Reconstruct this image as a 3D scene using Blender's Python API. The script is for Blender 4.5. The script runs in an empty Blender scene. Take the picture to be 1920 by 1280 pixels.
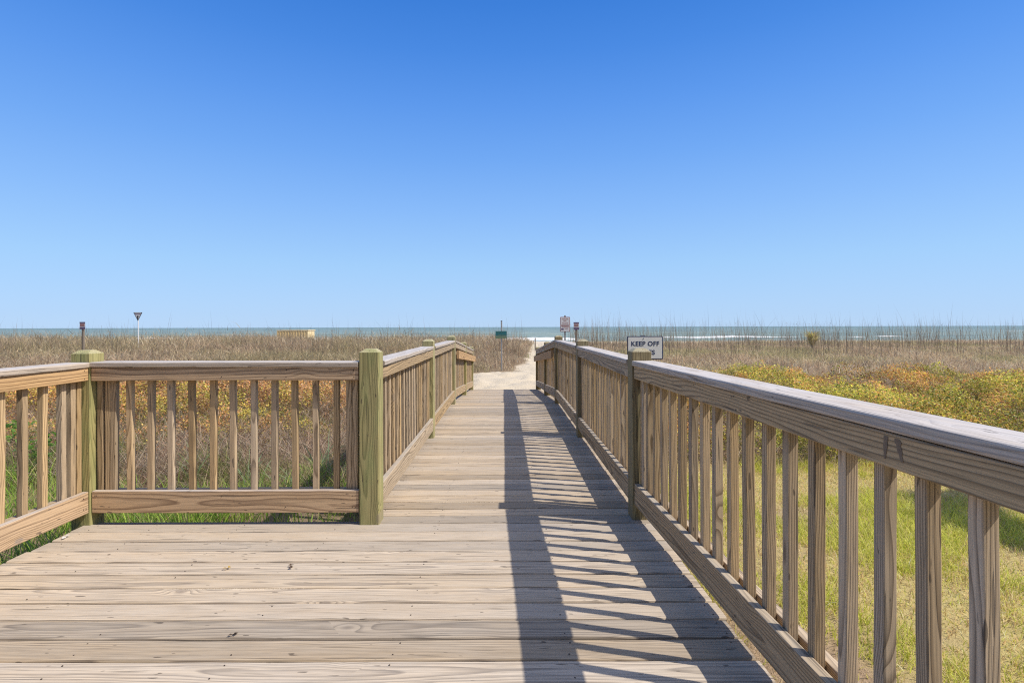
import bpy, math, random
import numpy as np
from mathutils import Vector, Matrix

random.seed(7)
rng = np.random.default_rng(11)
sc = bpy.context.scene
col = sc.collection

# ------------------------------------------------------------------ render / view
sc.render.engine = 'CYCLES'
sc.view_settings.view_transform = 'Standard'
sc.view_settings.look = 'None'
sc.view_settings.exposure = 0
sc.cycles.max_bounces = 8
sc.cycles.use_denoising = False
sc.cycles.use_adaptive_sampling = False
sc.cycles.filter_width = 1.15
sc.cycles.sample_clamp_indirect = 4
sc.cycles.transparent_max_bounces = 8

# ------------------------------------------------------------------ node helpers
class NT:
    def __init__(s, name):
        s.m = bpy.data.materials.new(name); s.m.use_nodes = True
        s.t = s.m.node_tree; s.t.nodes.clear()
        s.out = s.n('ShaderNodeOutputMaterial')
    def n(s, kind, **kw):
        nd = s.t.nodes.new(kind)
        for k, v in kw.items(): setattr(nd, k, v)
        return nd
    def put(s, sock, v):
        if v is None: return
        if isinstance(v, bpy.types.NodeSocket): s.t.links.new(v, sock)
        else:
            if isinstance(v, (tuple, list)) and len(v) == 3 and sock.type == 'RGBA': v = (*v, 1)
            sock.default_value = v
    def math(s, op, a, b=None, c=None, clamp=False):
        nd = s.n('ShaderNodeMath', operation=op, use_clamp=clamp)
        s.put(nd.inputs[0], a); s.put(nd.inputs[1], b); s.put(nd.inputs[2], c)
        return nd.outputs[0]
    def vmath(s, op, a, b=None):
        nd = s.n('ShaderNodeVectorMath', operation=op)
        s.put(nd.inputs[0], a)
        if op == 'SCALE': s.put(nd.inputs[3], b)
        else: s.put(nd.inputs[1], b)
        return nd.outputs['Value'] if op in ('LENGTH', 'DOT_PRODUCT', 'DISTANCE') else nd.outputs[0]
    def noise(s, vec, scale=1.0, detail=2.0, rough=0.5, out='Fac'):
        nd = s.n('ShaderNodeTexNoise'); s.put(nd.inputs['Vector'], vec)
        nd.inputs['Scale'].default_value = scale; nd.inputs['Detail'].default_value = detail
        nd.inputs['Roughness'].default_value = rough
        return nd.outputs[out]
    def ramp(s, fac, stops, interp='LINEAR'):
        nd = s.n('ShaderNodeValToRGB'); cr = nd.color_ramp; cr.interpolation = interp
        while len(cr.elements) > 1: cr.elements.remove(cr.elements[-1])
        for i, (p, c) in enumerate(stops):
            e = cr.elements[0] if i == 0 else cr.elements.new(p)
            e.position = p
            if not isinstance(c, (tuple, list)): c = (c, c, c)
            e.color = (*c[:3], 1)
        s.put(nd.inputs[0], fac)
        return nd.outputs[0]
    def mix(s, fac, a, b, mode='MIX'):
        nd = s.n('ShaderNodeMix', data_type='RGBA', blend_type=mode)
        s.put(nd.inputs[0], fac); s.put(nd.inputs[6], a); s.put(nd.inputs[7], b)
        return nd.outputs[2]
    def attr(s, name, out='Vector'):
        nd = s.n('ShaderNodeAttribute', attribute_name=name); return nd.outputs[out]
    def bump(s, h, strength=0.3, dist=0.01):
        nd = s.n('ShaderNodeBump'); s.put(nd.inputs['Height'], h)
        nd.inputs['Strength'].default_value = strength; nd.inputs['Distance'].default_value = dist
        return nd.outputs[0]
    def principled(s, color, rough=0.8, spec=0.3, normal=None, metallic=0.0):
        nd = s.n('ShaderNodeBsdfPrincipled')
        s.put(nd.inputs['Base Color'], color); s.put(nd.inputs['Roughness'], rough)
        s.put(nd.inputs['Specular IOR Level'], spec); s.put(nd.inputs['Metallic'], metallic)
        if normal is not None: s.put(nd.inputs['Normal'], normal)
        return nd.outputs[0]
    def finish(s, shader):
        s.t.links.new(shader, s.out.inputs[0]); return s.m

def wood(name, early, late, weather=(0.40, 0.38, 0.37), w_up=0.5, w_all=0.25, ring=0.0065, contrast=1.0,
         knots=0.55, var=0.22, stain=None, rough=0.8, wob=0.08, wf_=0.9):
    """Solid pine: growth rings around a pith outside the board, knots, fibres, grey weathering."""
    t = NT(name)
    g = t.attr('gpos'); br = t.attr('brnd', 'Fac')
    oi = t.n('ShaderNodeObjectInfo').outputs['Random']
    rnd = t.math('FRACT', t.math('ADD', br, t.math('MULTIPLY', oi, 7.31)))
    off = t.n('ShaderNodeCombineXYZ'); t.put(off.inputs[0], t.math('MULTIPLY', oi, 37.0))
    p = t.vmath('ADD', g, off.outputs[0])
    sep = t.n('ShaderNodeSeparateXYZ'); t.put(sep.inputs[0], p)
    w = t.noise(t.vmath('MULTIPLY', p, (wf_, 3.0, 3.0)), 1.0, 2.5, 0.5, 'Color')
    w = t.vmath('SCALE', t.vmath('SUBTRACT', w, (0.5, 0.5, 0.5)), wob)
    q = t.vmath('MULTIPLY', t.vmath('ADD', p, w), (0, 1, 1))
    # knots
    vor = t.n('ShaderNodeTexVoronoi'); vor.inputs['Scale'].default_value = 1.0
    vor.inputs['Randomness'].default_value = 1.0
    t.put(vor.inputs['Vector'], t.vmath('MULTIPLY', p, (2.6, 6.0, 0.0)))
    vd = vor.outputs['Distance']
    vs = t.n('ShaderNodeSeparateColor'); t.put(vs.inputs[0], vor.outputs['Color'])
    kon = t.math('LESS_THAN', vs.outputs[0], knots * .62)
    kb = t.math('MULTIPLY', t.math('POWER', 2.718, t.math('MULTIPLY', t.math('POWER', vd, 2.0), -26.0)), kon)
    r = t.vmath('LENGTH', q)
    r = t.math('ADD', r, t.math('MULTIPLY', kb, 0.021))
    r = t.math('ADD', r, t.math('MULTIPLY', t.noise(t.vmath('MULTIPLY', p, (3, 25, 25)), 1.0, 2.0), 0.0016))
    ph = t.math('FRACT', t.math('DIVIDE', r, ring))
    ringv = t.ramp(ph, [(0.0, 0.05), (0.45, 0.12), (0.80, 0.75), (0.90, 1.0), (0.96, 0.55), (1.0, 0.05)])
    c = t.mix(t.math('MULTIPLY', ringv, contrast, clamp=True), early, late)
    # wide colour drift inside a board + board to board
    drift = t.noise(t.vmath('MULTIPLY', p, (1.2, 6.0, 6.0)), 1.0, 3.0, 0.6)
    c = t.mix(t.math('MULTIPLY', drift, 0.45), c, tuple(x * 0.72 for x in early))
    # weathering: grey on upward faces and in blotches
    geo = t.n('ShaderNodeNewGeometry'); gs = t.n('ShaderNodeSeparateXYZ'); t.put(gs.inputs[0], geo.outputs['Normal'])
    up = t.math('MULTIPLY', t.math('SMOOTH_MIN', t.math('MAXIMUM', gs.outputs[2], 0.0), 1.0, 0.05), w_up)
    bl = t.noise(t.vmath('MULTIPLY', p, (2.2, 14.0, 14.0)), 1.0, 4.0, 0.65)
    wf = t.math('MULTIPLY', t.math('ADD', up, w_all), t.ramp(bl, [(0.3, 0.45), (0.65, 1.0)]), clamp=True)
    wcol = t.mix(t.math('MULTIPLY', ringv, 0.35 * contrast, clamp=True), weather, tuple(x * 0.6 for x in weather))
    c = t.mix(wf, c, wcol)
    if stain:
        sn = t.noise(t.vmath('MULTIPLY', p, (1.6, 7.0, 7.0)), 2.0, 3.0, 0.6)
        c = t.mix(t.math('MULTIPLY', t.ramp(sn, [(0.45, 0.0), (0.7, 1.0)]), 0.6), c, stain)
    # fibres and checks
    fib = t.noise(t.vmath('MULTIPLY', p, (5.0, 210.0, 210.0)), 1.0, 3.0, 0.7)
    c = t.mix(1.0, c, t.ramp(fib, [(0.25, 0.62), (0.5, 1.0), (0.75, 1.2)]), 'MULTIPLY')
    chk = t.noise(t.vmath('MULTIPLY', p, (2.2, 70.0, 70.0)), 1.0, 2.0, 0.5)
    chm = t.ramp(chk, [(0.665, 0.0), (0.70, 1.0)])
    c = t.mix(t.math('MULTIPLY', chm, 0.55), c, (0.06, 0.05, 0.045))
    # small dark flecks
    fl = t.noise(t.vmath('MULTIPLY', p, (14.0, 60.0, 60.0)), 1.0, 1.0, 0.5)
    c = t.mix(t.math('MULTIPLY', t.ramp(fl, [(0.725, 0.0), (0.75, 1.0)]), 0.7), c, (0.07, 0.055, 0.045))
    # knots
    kc = t.ramp(t.math('ADD', vd, t.math('MULTIPLY', t.noise(t.vmath('MULTIPLY', p, (30, 60, 60)), 1.0, 2.0), 0.02)),
                [(0.03, 0.9), (0.055, 0.55), (0.075, 1.0), (0.095, 0.3), (0.13, 0.0)])
    kcol = t.mix(0.4, (0.11, 0.065, 0.035), weather)
    c = t.mix(t.math('MULTIPLY', t.math('MULTIPLY', kc, kon), 0.8), c, kcol)
    hsv = t.n('ShaderNodeHueSaturation')
    t.put(hsv.inputs['Value'], t.math('ADD', t.math('MULTIPLY', t.math('SUBTRACT', rnd, 0.5), 2 * var), 1.0))
    t.put(hsv.inputs['Saturation'], t.math('ADD', t.math('MULTIPLY', t.math('FRACT', t.math('MULTIPLY', rnd, 13.7)), 0.35), 0.82))
    t.put(hsv.inputs['Color'], c)
    h = t.math('ADD', t.math('MULTIPLY', ringv, 0.5), t.math('ADD', t.math('MULTIPLY', fib, 0.6), t.math('MULTIPLY', chm, -1.2)))
    return t.finish(t.principled(hsv.outputs[0], rough, 0.25, t.bump(h, 0.5, 0.0022)))

M = {}
M['deck'] = wood('deck_wood', (0.55, 0.435, 0.305), (0.165, 0.12, 0.085), weather=(0.46, 0.415, 0.36), w_up=0.46, w_all=0.10, ring=0.0068, contrast=1.05, var=0.21, wob=0.05, wf_=0.8)
M['rail'] = wood('rail_wood', (0.62, 0.42, 0.23), (0.17, 0.085, 0.035), weather=(0.47, 0.45, 0.44), w_up=0.75, w_all=0.10, ring=0.012, contrast=1.0, var=0.10)
M['cap'] = wood('cap_wood', (0.54, 0.45, 0.35), (0.22, 0.17, 0.13), weather=(0.53, 0.505, 0.495), w_up=0.7, w_all=0.35, ring=0.010, contrast=0.9, var=0.08)
M['face'] = wood('grey_rail_wood', (0.53, 0.395, 0.24), (0.11, 0.07, 0.035), weather=(0.42, 0.375, 0.315), w_up=0.75, w_all=0.18, ring=0.011, contrast=1.0, var=0.10, wob=0.09)
M['baluster'] = wood('baluster_wood', (0.58, 0.43, 0.26), (0.14, 0.085, 0.04), weather=(0.48, 0.415, 0.34), w_up=0.4, w_all=0.15, ring=0.007, contrast=1.0, var=0.22)
M['post'] = wood('green_treated_post_wood', (0.44, 0.39, 0.185), (0.16, 0.15, 0.06), weather=(0.58, 0.53, 0.40), w_up=0.6, w_all=0.08, ring=0.009, contrast=1.1, var=0.07, stain=(0.30, 0.325, 0.145), knots=0.65)
M['post_shaded'] = wood('shaded_olive_post_wood', (0.33, 0.27, 0.13), (0.10, 0.08, 0.03), weather=(0.60, 0.57, 0.42), w_up=0.8, w_all=0.06, ring=0.009, contrast=1.1, var=0.07, stain=(0.24, 0.16, 0.08), knots=0.5)  # post wood for the right side, its shade put into darker colours
M['beam'] = wood('beam_wood', (0.33, 0.27, 0.18), (0.20, 0.15, 0.10), weather=(0.35, 0.33, 0.31), w_up=0.5, w_all=0.3, contrast=0.8)

def simple(name, colr, rough=0.6, metallic=0.0, nscale=8.0, amt=0.2, spec=0.3):
    t = NT(name)
    tc = t.n('ShaderNodeTexCoord').outputs['Object']
    nz = t.noise(tc, nscale, 4.0, 0.6)
    c = t.mix(t.math('MULTIPLY', nz, amt * 2, clamp=True), colr, tuple(x * 0.55 for x in colr))
    return t.finish(t.principled(c, rough, spec, None, metallic))
M['sign_white'] = simple('white_sign_face', (0.72, 0.73, 0.76), 0.45, amt=0.08)
M['navy'] = simple('navy_sign_paint', (0.015, 0.035, 0.12), 0.45, amt=0.1)
M['red'] = simple('faded_red_sign_print', (0.36, 0.12, 0.10), 0.6, amt=0.1)
M['teal'] = simple('teal_sign_paint', (0.03, 0.17, 0.20), 0.5, nscale=3, amt=0.2)
M['teal_low'] = simple('green_sign_band', (0.17, 0.24, 0.16), 0.5, nscale=3, amt=0.2)
M['galv'] = simple('galvanised_metal', (0.45, 0.46, 0.47), 0.45, 0.6)
M['black'] = simple('dark_paint', (0.03, 0.03, 0.035), 0.5)
M['grey_post'] = simple('weathered_grey_wood', (0.25, 0.21, 0.17), 0.9)
M['shed'] = simple('tan_painted_boards', (0.78, 0.62, 0.34), 0.8, nscale=1.5, amt=0.2)
M['shed_light'] = simple('cream_painted_boards', (0.74, 0.62, 0.38), 0.8, nscale=1.5, amt=0.1)
M['screw'] = simple('rusty_screw_metal', (0.09, 0.07, 0.06), 0.6, 0.3)
M['purple'] = simple('faded_purple_sign_print', (0.16, 0.12, 0.22), 0.6)

def veg_mat(name, trans=0.35, rough=0.7, spec=0.2):
    t = NT(name)
    c = t.attr('Col', 'Color')
    pr = t.principled(c, rough, spec)
    tr = t.n('ShaderNodeBsdfTranslucent'); t.put(tr.inputs[0], c)
    mx = t.n('ShaderNodeMixShader'); mx.inputs[0].default_value = trans
    t.t.links.new(pr, mx.inputs[1]); t.t.links.new(tr.outputs[0], mx.inputs[2])
    return t.finish(mx.outputs[0])
M['dry'] = veg_mat('dry_grass_blades', 0.42)
M['leaf'] = veg_mat('small_leaves', 0.42, 0.5, 0.35)
M['green'] = veg_mat('green_blades', 0.48, 0.5, 0.3)

# ------------------------------------------------------------------ object helpers
def tag(o, label=None, cat=None, group=None, kind=None):
    if label: o['label'] = label
    if cat: o['category'] = cat
    if group: o['group'] = group
    if kind: o['kind'] = kind
    return o
def empty(name, loc=(0, 0, 0), parent=None):
    o = bpy.data.objects.new(name, None); col.objects.link(o); o.location = loc
    o.empty_display_size = 0.2
    if parent: o.parent = parent
    return o

class MB:
    """collects geometry; build() links it as one mesh object"""
    def __init__(s): s.v = []; s.f = []; s.g = []; s.r = []; s.mi = []
    def raw(s, V, F, G=None, rnd=0.0, mi=0):
        b = len(s.v); s.v += [tuple(v) for v in V]
        s.g += [tuple(x) for x in (G if G is not None else V)]
        s.r += [rnd] * len(V)
        s.f += [tuple(b + i for i in f) for f in F]; s.mi += [mi] * len(F)
        return s
    def board(s, o, ax, ay, L, W, T, seg=4, ch=0.004, jit=0.0008, bow=0.0, mi=0, cup=0.0, rs=None, py=0.07):
        """board from o along ax (length), ay (width), thickness = ax x ay; o is the centre of the start end"""
        R = rs or random
        ax = Vector(ax).normalized(); ay = Vector(ay).normalized(); az = ax.cross(ay).normalized(); ay = az.cross(ax)
        w, t = W / 2, T / 2; c = min(ch, t * .8); k = c * 0.3
        prof = [(-w + c, -t), (w - c, -t), (w - k, -t + k), (w, -t + c), (w, t - c), (w - k, t - k), (w - c, t), (0, t + cup),
                (-w + c, t), (-w + k, t - k), (-w, t - c), (-w, -t + c), (-w + k, -t + k)]
        n = len(prof)
        off = Vector((R.uniform(0, 60), R.uniform(-py, py), R.choice((-1, 1)) * R.uniform(0.05, 0.13)))
        rnd = R.random(); V = []; G = []; F = []
        p1 = R.uniform(0, 6.3); p2 = R.uniform(0, 6.3)
        for i in range(seg + 1):
            u = i / seg; x = u * L
            dy = bow * math.sin(u * 3.1 + p1) + R.uniform(-jit, jit); dz = bow * math.sin(u * 2.3 + p2) + R.uniform(-jit, jit)
            for (a, b) in prof:
                ja = R.uniform(-jit, jit) * .5; jb = R.uniform(-jit, jit) * .5
                V.append(Vector(o) + ax * x + ay * (a + dy + ja) + az * (b + dz + jb))
                G.append(Vector((x, a, b)) + off)
        for i in range(seg):
            for j in range(n):
                j2 = (j + 1) % n
                F.append((i * n + j, (i + 1) * n + j, (i + 1) * n + j2, i * n + j2))
        F = [f[::-1] for f in F]
        F.append(tuple(range(n - 1, -1, -1))[::1]); F.append(tuple(seg * n + j for j in range(n)))
        F[-2], F[-1] = F[-2][::1], F[-1][::1]
        return s.raw(V, F, G, rnd, mi)
    def post(s, x, y, z0, z1, w=0.125, top=0.022, sl=0.03):
        """square post centred on x, y with a chamfered head"""
        h = w / 2; e = 0.005; V = []; G = []; F = []
        off = Vector((random.uniform(0, 60), random.uniform(-0.03, 0.03), random.uniform(-0.03, 0.03)))
        rnd = random.random()
        def ring(z, a, ee):
            for (px, py) in ((a, -a + ee), (a, a - ee), (a - ee, a), (-a + ee, a), (-a, a - ee), (-a, -a + ee), (-a + ee, -a), (a - ee, -a)):
                V.append(Vector((x + px, y + py, z))); G.append(Vector((z, px, py)) + off)
        zs = [z0] + [z0 + (z1 - top - z0) * i / 8 for i in range(1, 9)]
        for z in zs: ring(z, h + random.uniform(-.0006, .0006), e)
        ring(z1 - top * .15, h - sl * .85, e * .8); ring(z1, h - sl, e * .6)
        n = 8; m = len(V) // n
        for i in range(m - 1):
            for j in range(n):
                F.append((i * n + j, i * n + (j + 1) % n, (i + 1) * n + (j + 1) % n, (i + 1) * n + j))
        F.append(tuple((m - 1) * n + j for j in range(n))); F.append(tuple(range(n - 1, -1, -1)))
        return s.raw(V, F, G, rnd)
    def box(s, x0, x1, y0, y1, z0, z1, mi=0):
        V = [(x, y, z) for z in (z0, z1) for (x, y) in ((x0, y0), (x1, y0), (x1, y1), (x0, y1))]
        F = [(3, 2, 1, 0), (4, 5, 6, 7), (0, 1, 5, 4), (1, 2, 6, 5), (2, 3, 7, 6), (3, 0, 4, 7)]
        return s.raw(V, F, None, 0, mi)
    def cyl(s, x, y, z0, z1, r, n=12, r2=None, mi=0, dx=0, dy=0):
        r2 = r if r2 is None else r2
        V = [(x + r * math.cos(a), y + r * math.sin(a), z0) for a in [i * 2 * math.pi / n for i in range(n)]]
        V += [(x + dx + r2 * math.cos(a), y + dy + r2 * math.sin(a), z1) for a in [i * 2 * math.pi / n for i in range(n)]]
        F = [(i, (i + 1) % n, n + (i + 1) % n, n + i) for i in range(n)] + [tuple(range(n, 2 * n)), tuple(range(n - 1, -1, -1))]
        return s.raw(V, F, None, 0, mi)
    def prism(s, pts, y0, y1, mi=0):
        """polygon in x-z extruded along y"""
        n = len(pts)
        V = [(x, y0, z) for x, z in pts] + [(x, y1, z) for x, z in pts]
        F = [tuple(range(n)), tuple(range(2 * n - 1, n - 1, -1))] + [((i + 1) % n, i, n + i, n + (i + 1) % n) for i in range(n)]
        return s.raw(V, F, None, 0, mi)
    def mesh(s, name):
        me = bpy.data.meshes.new(name); me.from_pydata([tuple(v) for v in s.v], [], s.f)
        a = me.attributes.new('gpos', 'FLOAT_VECTOR', 'POINT'); a.data.foreach_set('vector', np.array(s.g, dtype=np.float32).ravel())
        b = me.attributes.new('brnd', 'FLOAT', 'POINT'); b.data.foreach_set('value', np.array(s.r, dtype=np.float32))
        me.polygons.foreach_set('material_index', s.mi)
        import bmesh
        bm = bmesh.new(); bm.from_mesh(me); bmesh.ops.recalc_face_normals(bm, faces=bm.faces); bm.to_mesh(me); bm.free()
        return me
    def build(s, name, mats, parent=None):
        me = s.mesh(name)
        for m in (mats if isinstance(mats, (list, tuple)) else [mats]): me.materials.append(m)
        o = bpy.data.objects.new(name, me); col.objects.link(o)
        if parent: o.parent = parent
        return o

# ------------------------------------------------------------------ terrain
_lat = rng.random((64, 64))
def vnoise(x, y):
    x = np.asarray(x, float); y = np.asarray(y, float)
    xi = np.floor(x).astype(int); yi = np.floor(y).astype(int); fx = x - xi; fy = y - yi
    fx = fx * fx * (3 - 2 * fx); fy = fy * fy * (3 - 2 * fy)
    a = _lat[xi % 64, yi % 64]; b = _lat[(xi + 1) % 64, yi % 64]; c = _lat[xi % 64, (yi + 1) % 64]; d = _lat[(xi + 1) % 64, (yi + 1) % 64]
    return (a * (1 - fx) + b * fx) * (1 - fy) + (c * (1 - fx) + d * fx) * fy
def fbm(x, y, o=4):
    s = 0; a = .5; t = 0
    for i in range(o):
        s = s + a * vnoise(x * 2 ** i + 17.3 * i, y * 2 ** i + 9.1 * i); t += a; a *= .5
    return s / t
def sst(a, b, x):
    t = np.clip((x - a) / (b - a), 0, 1); return t * t * (3 - 2 * t)
def path_left(y):
    return np.where(y < 19, -1.35, -1.35 + 1.95 * sst(19, 20.6, y)) + np.where(y > 20.6, (y - 20.6) * 0.072, 0)
def path_right(y):
    return np.where(y < 19, 1.5, 1.5 + (y - 19) * 0.16)
def path_mask(x, y):
    e = (fbm(x * 1.1, y * .8, 3) - .5) * 1.1
    m = sst(-.15, .15, x - path_left(y) + e) * sst(-.15, .15, path_right(y) + e - x) * sst(12.5, 13.6, y)
    return m
def ground(x, y):
    x = np.asarray(x, float); y = np.asarray(y, float)
    h = -0.42 + 0.05 * (fbm(x * .35 + 5, y * .35, 3) - .5)
    far = sst(10, 22, y)
    pm = path_mask(x, y)
    h = h + far * (1 - pm) * (0.30 * (fbm(x * .09 + 3, y * .12 + 8, 3) - .42)) * sst(60, 40, y)
    h = h + pm * (0.20 * (fbm(x * 2.6, y * 2.6, 2) - .5) + .10 * (vnoise(x * 5.5 + 3, y * 4.5) - .5)) - 0.02 * pm
    h = h - 0.0019 * np.clip(y - 45, 0, 60) ** 1.6 * 1.0
    h = np.where(y > 105, np.maximum(h - (y - 105) * 0.03, -6), h)
    h = h - 0.10 * sst(1.4, 0.9, np.abs(x)) * sst(13.5, 11, y)
    return h

def axis(a, b, n, p):
    u = np.linspace(-1, 1, n); return a + (b - a) * (np.sign(u) * np.abs(u) ** p * .5 + .5)
xs = np.concatenate([-np.geomspace(600, 12, 60)[:-1], np.linspace(-12, 12, 160), np.geomspace(12, 600, 60)[1:]])
ys = np.concatenate([np.linspace(-60, -2, 16)[:-1], np.linspace(-2, 24, 190), np.geomspace(24, 170, 90)[1:]])
gx, gy = np.meshgrid(xs, ys)
gz = ground(gx, gy)
V = np.stack([gx, gy, gz], -1).reshape(-1, 3)
nx = len(xs); ny = len(ys)
idx = np.arange(nx * ny).reshape(ny, nx)
F = np.stack([idx[:-1, :-1], idx[:-1, 1:], idx[1:, 1:], idx[1:, :-1]], -1).reshape(-1, 4)

def np_mesh(name, V, F, mat, cols=None, extra=None, smooth=False, parent=None):
    me = bpy.data.meshes.new(name); k = F.shape[1]
    me.vertices.add(len(V)); me.vertices.foreach_set('co', V.astype(np.float32).ravel())
    me.loops.add(F.size); me.loops.foreach_set('vertex_index', F.astype(np.int32).ravel())
    me.polygons.add(len(F)); me.polygons.foreach_set('loop_start', np.arange(0, F.size, k, dtype=np.int32))
    me.polygons.foreach_set('loop_total', np.full(len(F), k, dtype=np.int32))
    if smooth: me.polygons.foreach_set('use_smooth', np.ones(len(F), bool))
    if cols is not None:
        a = me.attributes.new('Col', 'FLOAT_COLOR', 'POINT')
        c4 = np.ones((len(V), 4), np.float32); c4[:, :3] = cols; a.data.foreach_set('color', c4.ravel())
    for kx, vals in (extra or {}).items():
        a = me.attributes.new(kx, 'FLOAT', 'POINT'); a.data.foreach_set('value', vals.astype(np.float32).ravel())
    me.update(calc_edges=True); me.validate()
    if mat: me.materials.append(mat)
    o = bpy.data.objects.new(name, me); col.objects.link(o)
    if parent: o.parent = parent
    return o

def lawn_mask(x, y):
    e = (fbm(x * .6 + 4, y * .6, 3) - .5) * 2.0
    return sst(-.3, .4, x - 0.95) * sst(.4, -.4, y - (6.35 + e * .6 + 0.02 * np.abs(x - 5)))
def dirt_mask(x, y):
    n = fbm(x * 1.5 + 9, y * 1.5 + 2, 4)
    d = sst(2.5, 1.7, x + (n - .5) * 2.8) * sst(.8, 1.1, x) * sst(5.0, 2.8, y + (n - .5) * 2)
    d = np.maximum(d, sst(.62, .72, n) * .7)
    return np.clip(d, 0, 1)

t = NT('ground_soil_and_sand')
pos = t.n('ShaderNodeNewGeometry').outputs['Position']
n1 = t.noise(pos, 3.0, 6.0, 0.65); n2 = t.noise(pos, 22.0, 5.0, 0.7); n3 = t.noise(pos, 90.0, 3.0, 0.7)
sand = t.mix(n2, (0.48, 0.41, 0.31), (0.72, 0.64, 0.51))
sand = t.mix(t.ramp(n3, [(0.35, 0.25), (0.55, 0.0)]), sand, (0.45, 0.38, 0.29))
dirt = t.mix(n2, (0.24, 0.165, 0.10), (0.48, 0.36, 0.245))
dirt = t.mix(t.ramp(n3, [(0.3, 0.7), (0.5, 0.0)]), dirt, (0.12, 0.09, 0.06))
lawn = t.mix(n1, (0.40, 0.36, 0.12), (0.56, 0.43, 0.22))
brush = t.mix(n1, (0.16, 0.12, 0.075), (0.32, 0.24, 0.16))
c = t.mix(t.attr('m_lawn', 'Fac'), brush, lawn)
c = t.mix(t.attr('m_dirt', 'Fac'), c, dirt)
c = t.mix(t.attr('m_sand', 'Fac'), c, sand)
hh = t.math('ADD', t.math('MULTIPLY', n2, 1.0), t.math('MULTIPLY', n3, 0.35))
M['ground'] = t.finish(t.principled(c, 0.95, 0.1, t.bump(hh, 0.7, 0.035)))
ms = np.maximum(path_mask(gx, gy), sst(50, 62, gy))
g_ = np_mesh('ground', V, F, M['ground'], None, {'m_sand': ms, 'm_lawn': lawn_mask(gx, gy), 'm_dirt': dirt_mask(gx, gy) * lawn_mask(gx, gy)}, smooth=True)
tag(g_, kind='structure')

# ------------------------------------------------------------------ sea
SEA = -2.6
sx = np.concatenate([-np.geomspace(9000, 260, 30)[:-1], np.linspace(-260, 260, 420), np.geomspace(260, 9000, 30)[1:]])
sy = np.concatenate([np.linspace(92, 330, 260), np.geomspace(330, 9000, 110)[1:]])
wx, wy = np.meshgrid(sx, sy)
warp = 14 * (fbm(wx * .012 + 40, wy * .01, 3) - .5)
amp = sst(100, 150, wy) * sst(900, 300, wy)
wz = SEA + amp * (0.28 * np.sin((wy + warp) * .42) + .16 * np.sin((wy + 1.7 * warp) * .9 + wx * .05) + .5 * (fbm(wx * .08, wy * .22, 3) - .5))
# breakers: ridges of broken water
foam = np.zeros_like(wz)
for (yc, hgt, wid, sd, cut, xc0) in ((126, .35, 5, 0.0, .22, -999), (146, .5, 4.0, 5.0, .40, -999), (172, .8, 3.0, 11.0, .46, 45), (190, .4, 2.5, 19.0, .60, 40)):
    cen = yc + 22 * (fbm(wx * .010 + sd, wy * 0 + sd, 3) - .5)
    on = sst(cut, cut + .12, fbm(wx * .022 + sd * 2, wy * 0 + 3 * sd, 3))
    on = on * sst(xc0 - 8, xc0 + 8, wx) * (sst(24, 14, wx) if xc0 < 0 else 1)
    d = (wy - cen) / wid
    ridge = np.exp(-d * d) * on
    wz += hgt * ridge * (.7 + .6 * fbm(wx * .4, wy * .4, 2))
    foam = np.maximum(foam, np.clip(np.exp(-((wy - cen + 1.5) / (wid * 1.2)) ** 2) * on * 1.5, 0, 1))
    foam = np.maximum(foam, .7 * on * sst(cen - 9, cen - 2, wy) * (wy < cen))
foam = np.maximum(foam, sst(116, 104, wy) * .7)
V = np.stack([wx, wy, wz], -1).reshape(-1, 3)
idx = np.arange(wx.size).reshape(wx.shape)
F = np.stack([idx[:-1, :-1], idx[:-1, 1:], idx[1:, 1:], idx[1:, :-1]], -1).reshape(-1, 4)
t = NT('sea_water')
pos = t.n('ShaderNodeNewGeometry').outputs['Position']
a1 = t.noise(t.vmath('MULTIPLY', pos, (0.04, 0.09, 0)), 1.0, 6.0, 0.7)
a2 = t.noise(t.vmath('MULTIPLY', pos, (0.010, 0.03, 0)), 1.0, 6.0, 0.62)
sp = t.n('ShaderNodeSeparateXYZ'); t.put(sp.inputs[0], pos)
farf = t.ramp(t.math('DIVIDE', sp.outputs[1], 4000.0), [(0.03, 0.0), (0.2, 0.6), (1.0, 1.0)])
base = t.mix(a1, (0.12, 0.185, 0.165), (0.42, 0.49, 0.445))
base = t.mix(t.math('MULTIPLY', farf, 0.75), base, (0.13, 0.22, 0.235))
base = t.mix(t.ramp(a2, [(0.38, 0.5), (0.6, 0.0)]), base, (0.10, 0.17, 0.165))
caps = t.ramp(t.noise(t.vmath('MULTIPLY', pos, (0.035, 0.11, 0)), 1.0, 3.0, 0.55), [(0.68, 0.0), (0.73, 1.0)])
caps2 = t.ramp(t.noise(t.vmath('MULTIPLY', pos, (0.008, 0.02, 0)), 1.0, 4.0, 0.6), [(0.66, 0.0), (0.70, 0.8)])
fm = t.math('MULTIPLY', t.attr('foam', 'Fac'), t.ramp(t.noise(t.vmath('MULTIPLY', pos, (0.3, 0.5, 0.5)), 1.0, 5.0, 0.7), [(0.28, 0.25), (0.5, 1.0)]))
fo = t.math('MAXIMUM', fm, t.math('MAXIMUM', t.math('MULTIPLY', caps, 0.7), caps2), clamp=True)
fo = t.ramp(fo, [(0.25, 0.0), (0.6, 1.0)])
c = t.mix(fo, base, (0.80, 0.82, 0.82))
rg = t.mix(fo, (0.45, 0.45, 0.45), (0.95, 0.95, 0.95))
sb = t.n('ShaderNodeSeparateColor'); t.put(sb.inputs[0], rg)
M['sea'] = t.finish(t.principled(c, sb.outputs[0], 0.10, t.bump(t.noise(t.vmath('MULTIPLY', pos, (0.5, 1.0, 1.0)), 1.0, 4.0, 0.6), 1.0, 0.5)))
s_ = np_mesh('sea', V, F, M['sea'], None, {'foam': foam}, smooth=True); tag(s_, kind='structure')

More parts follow.
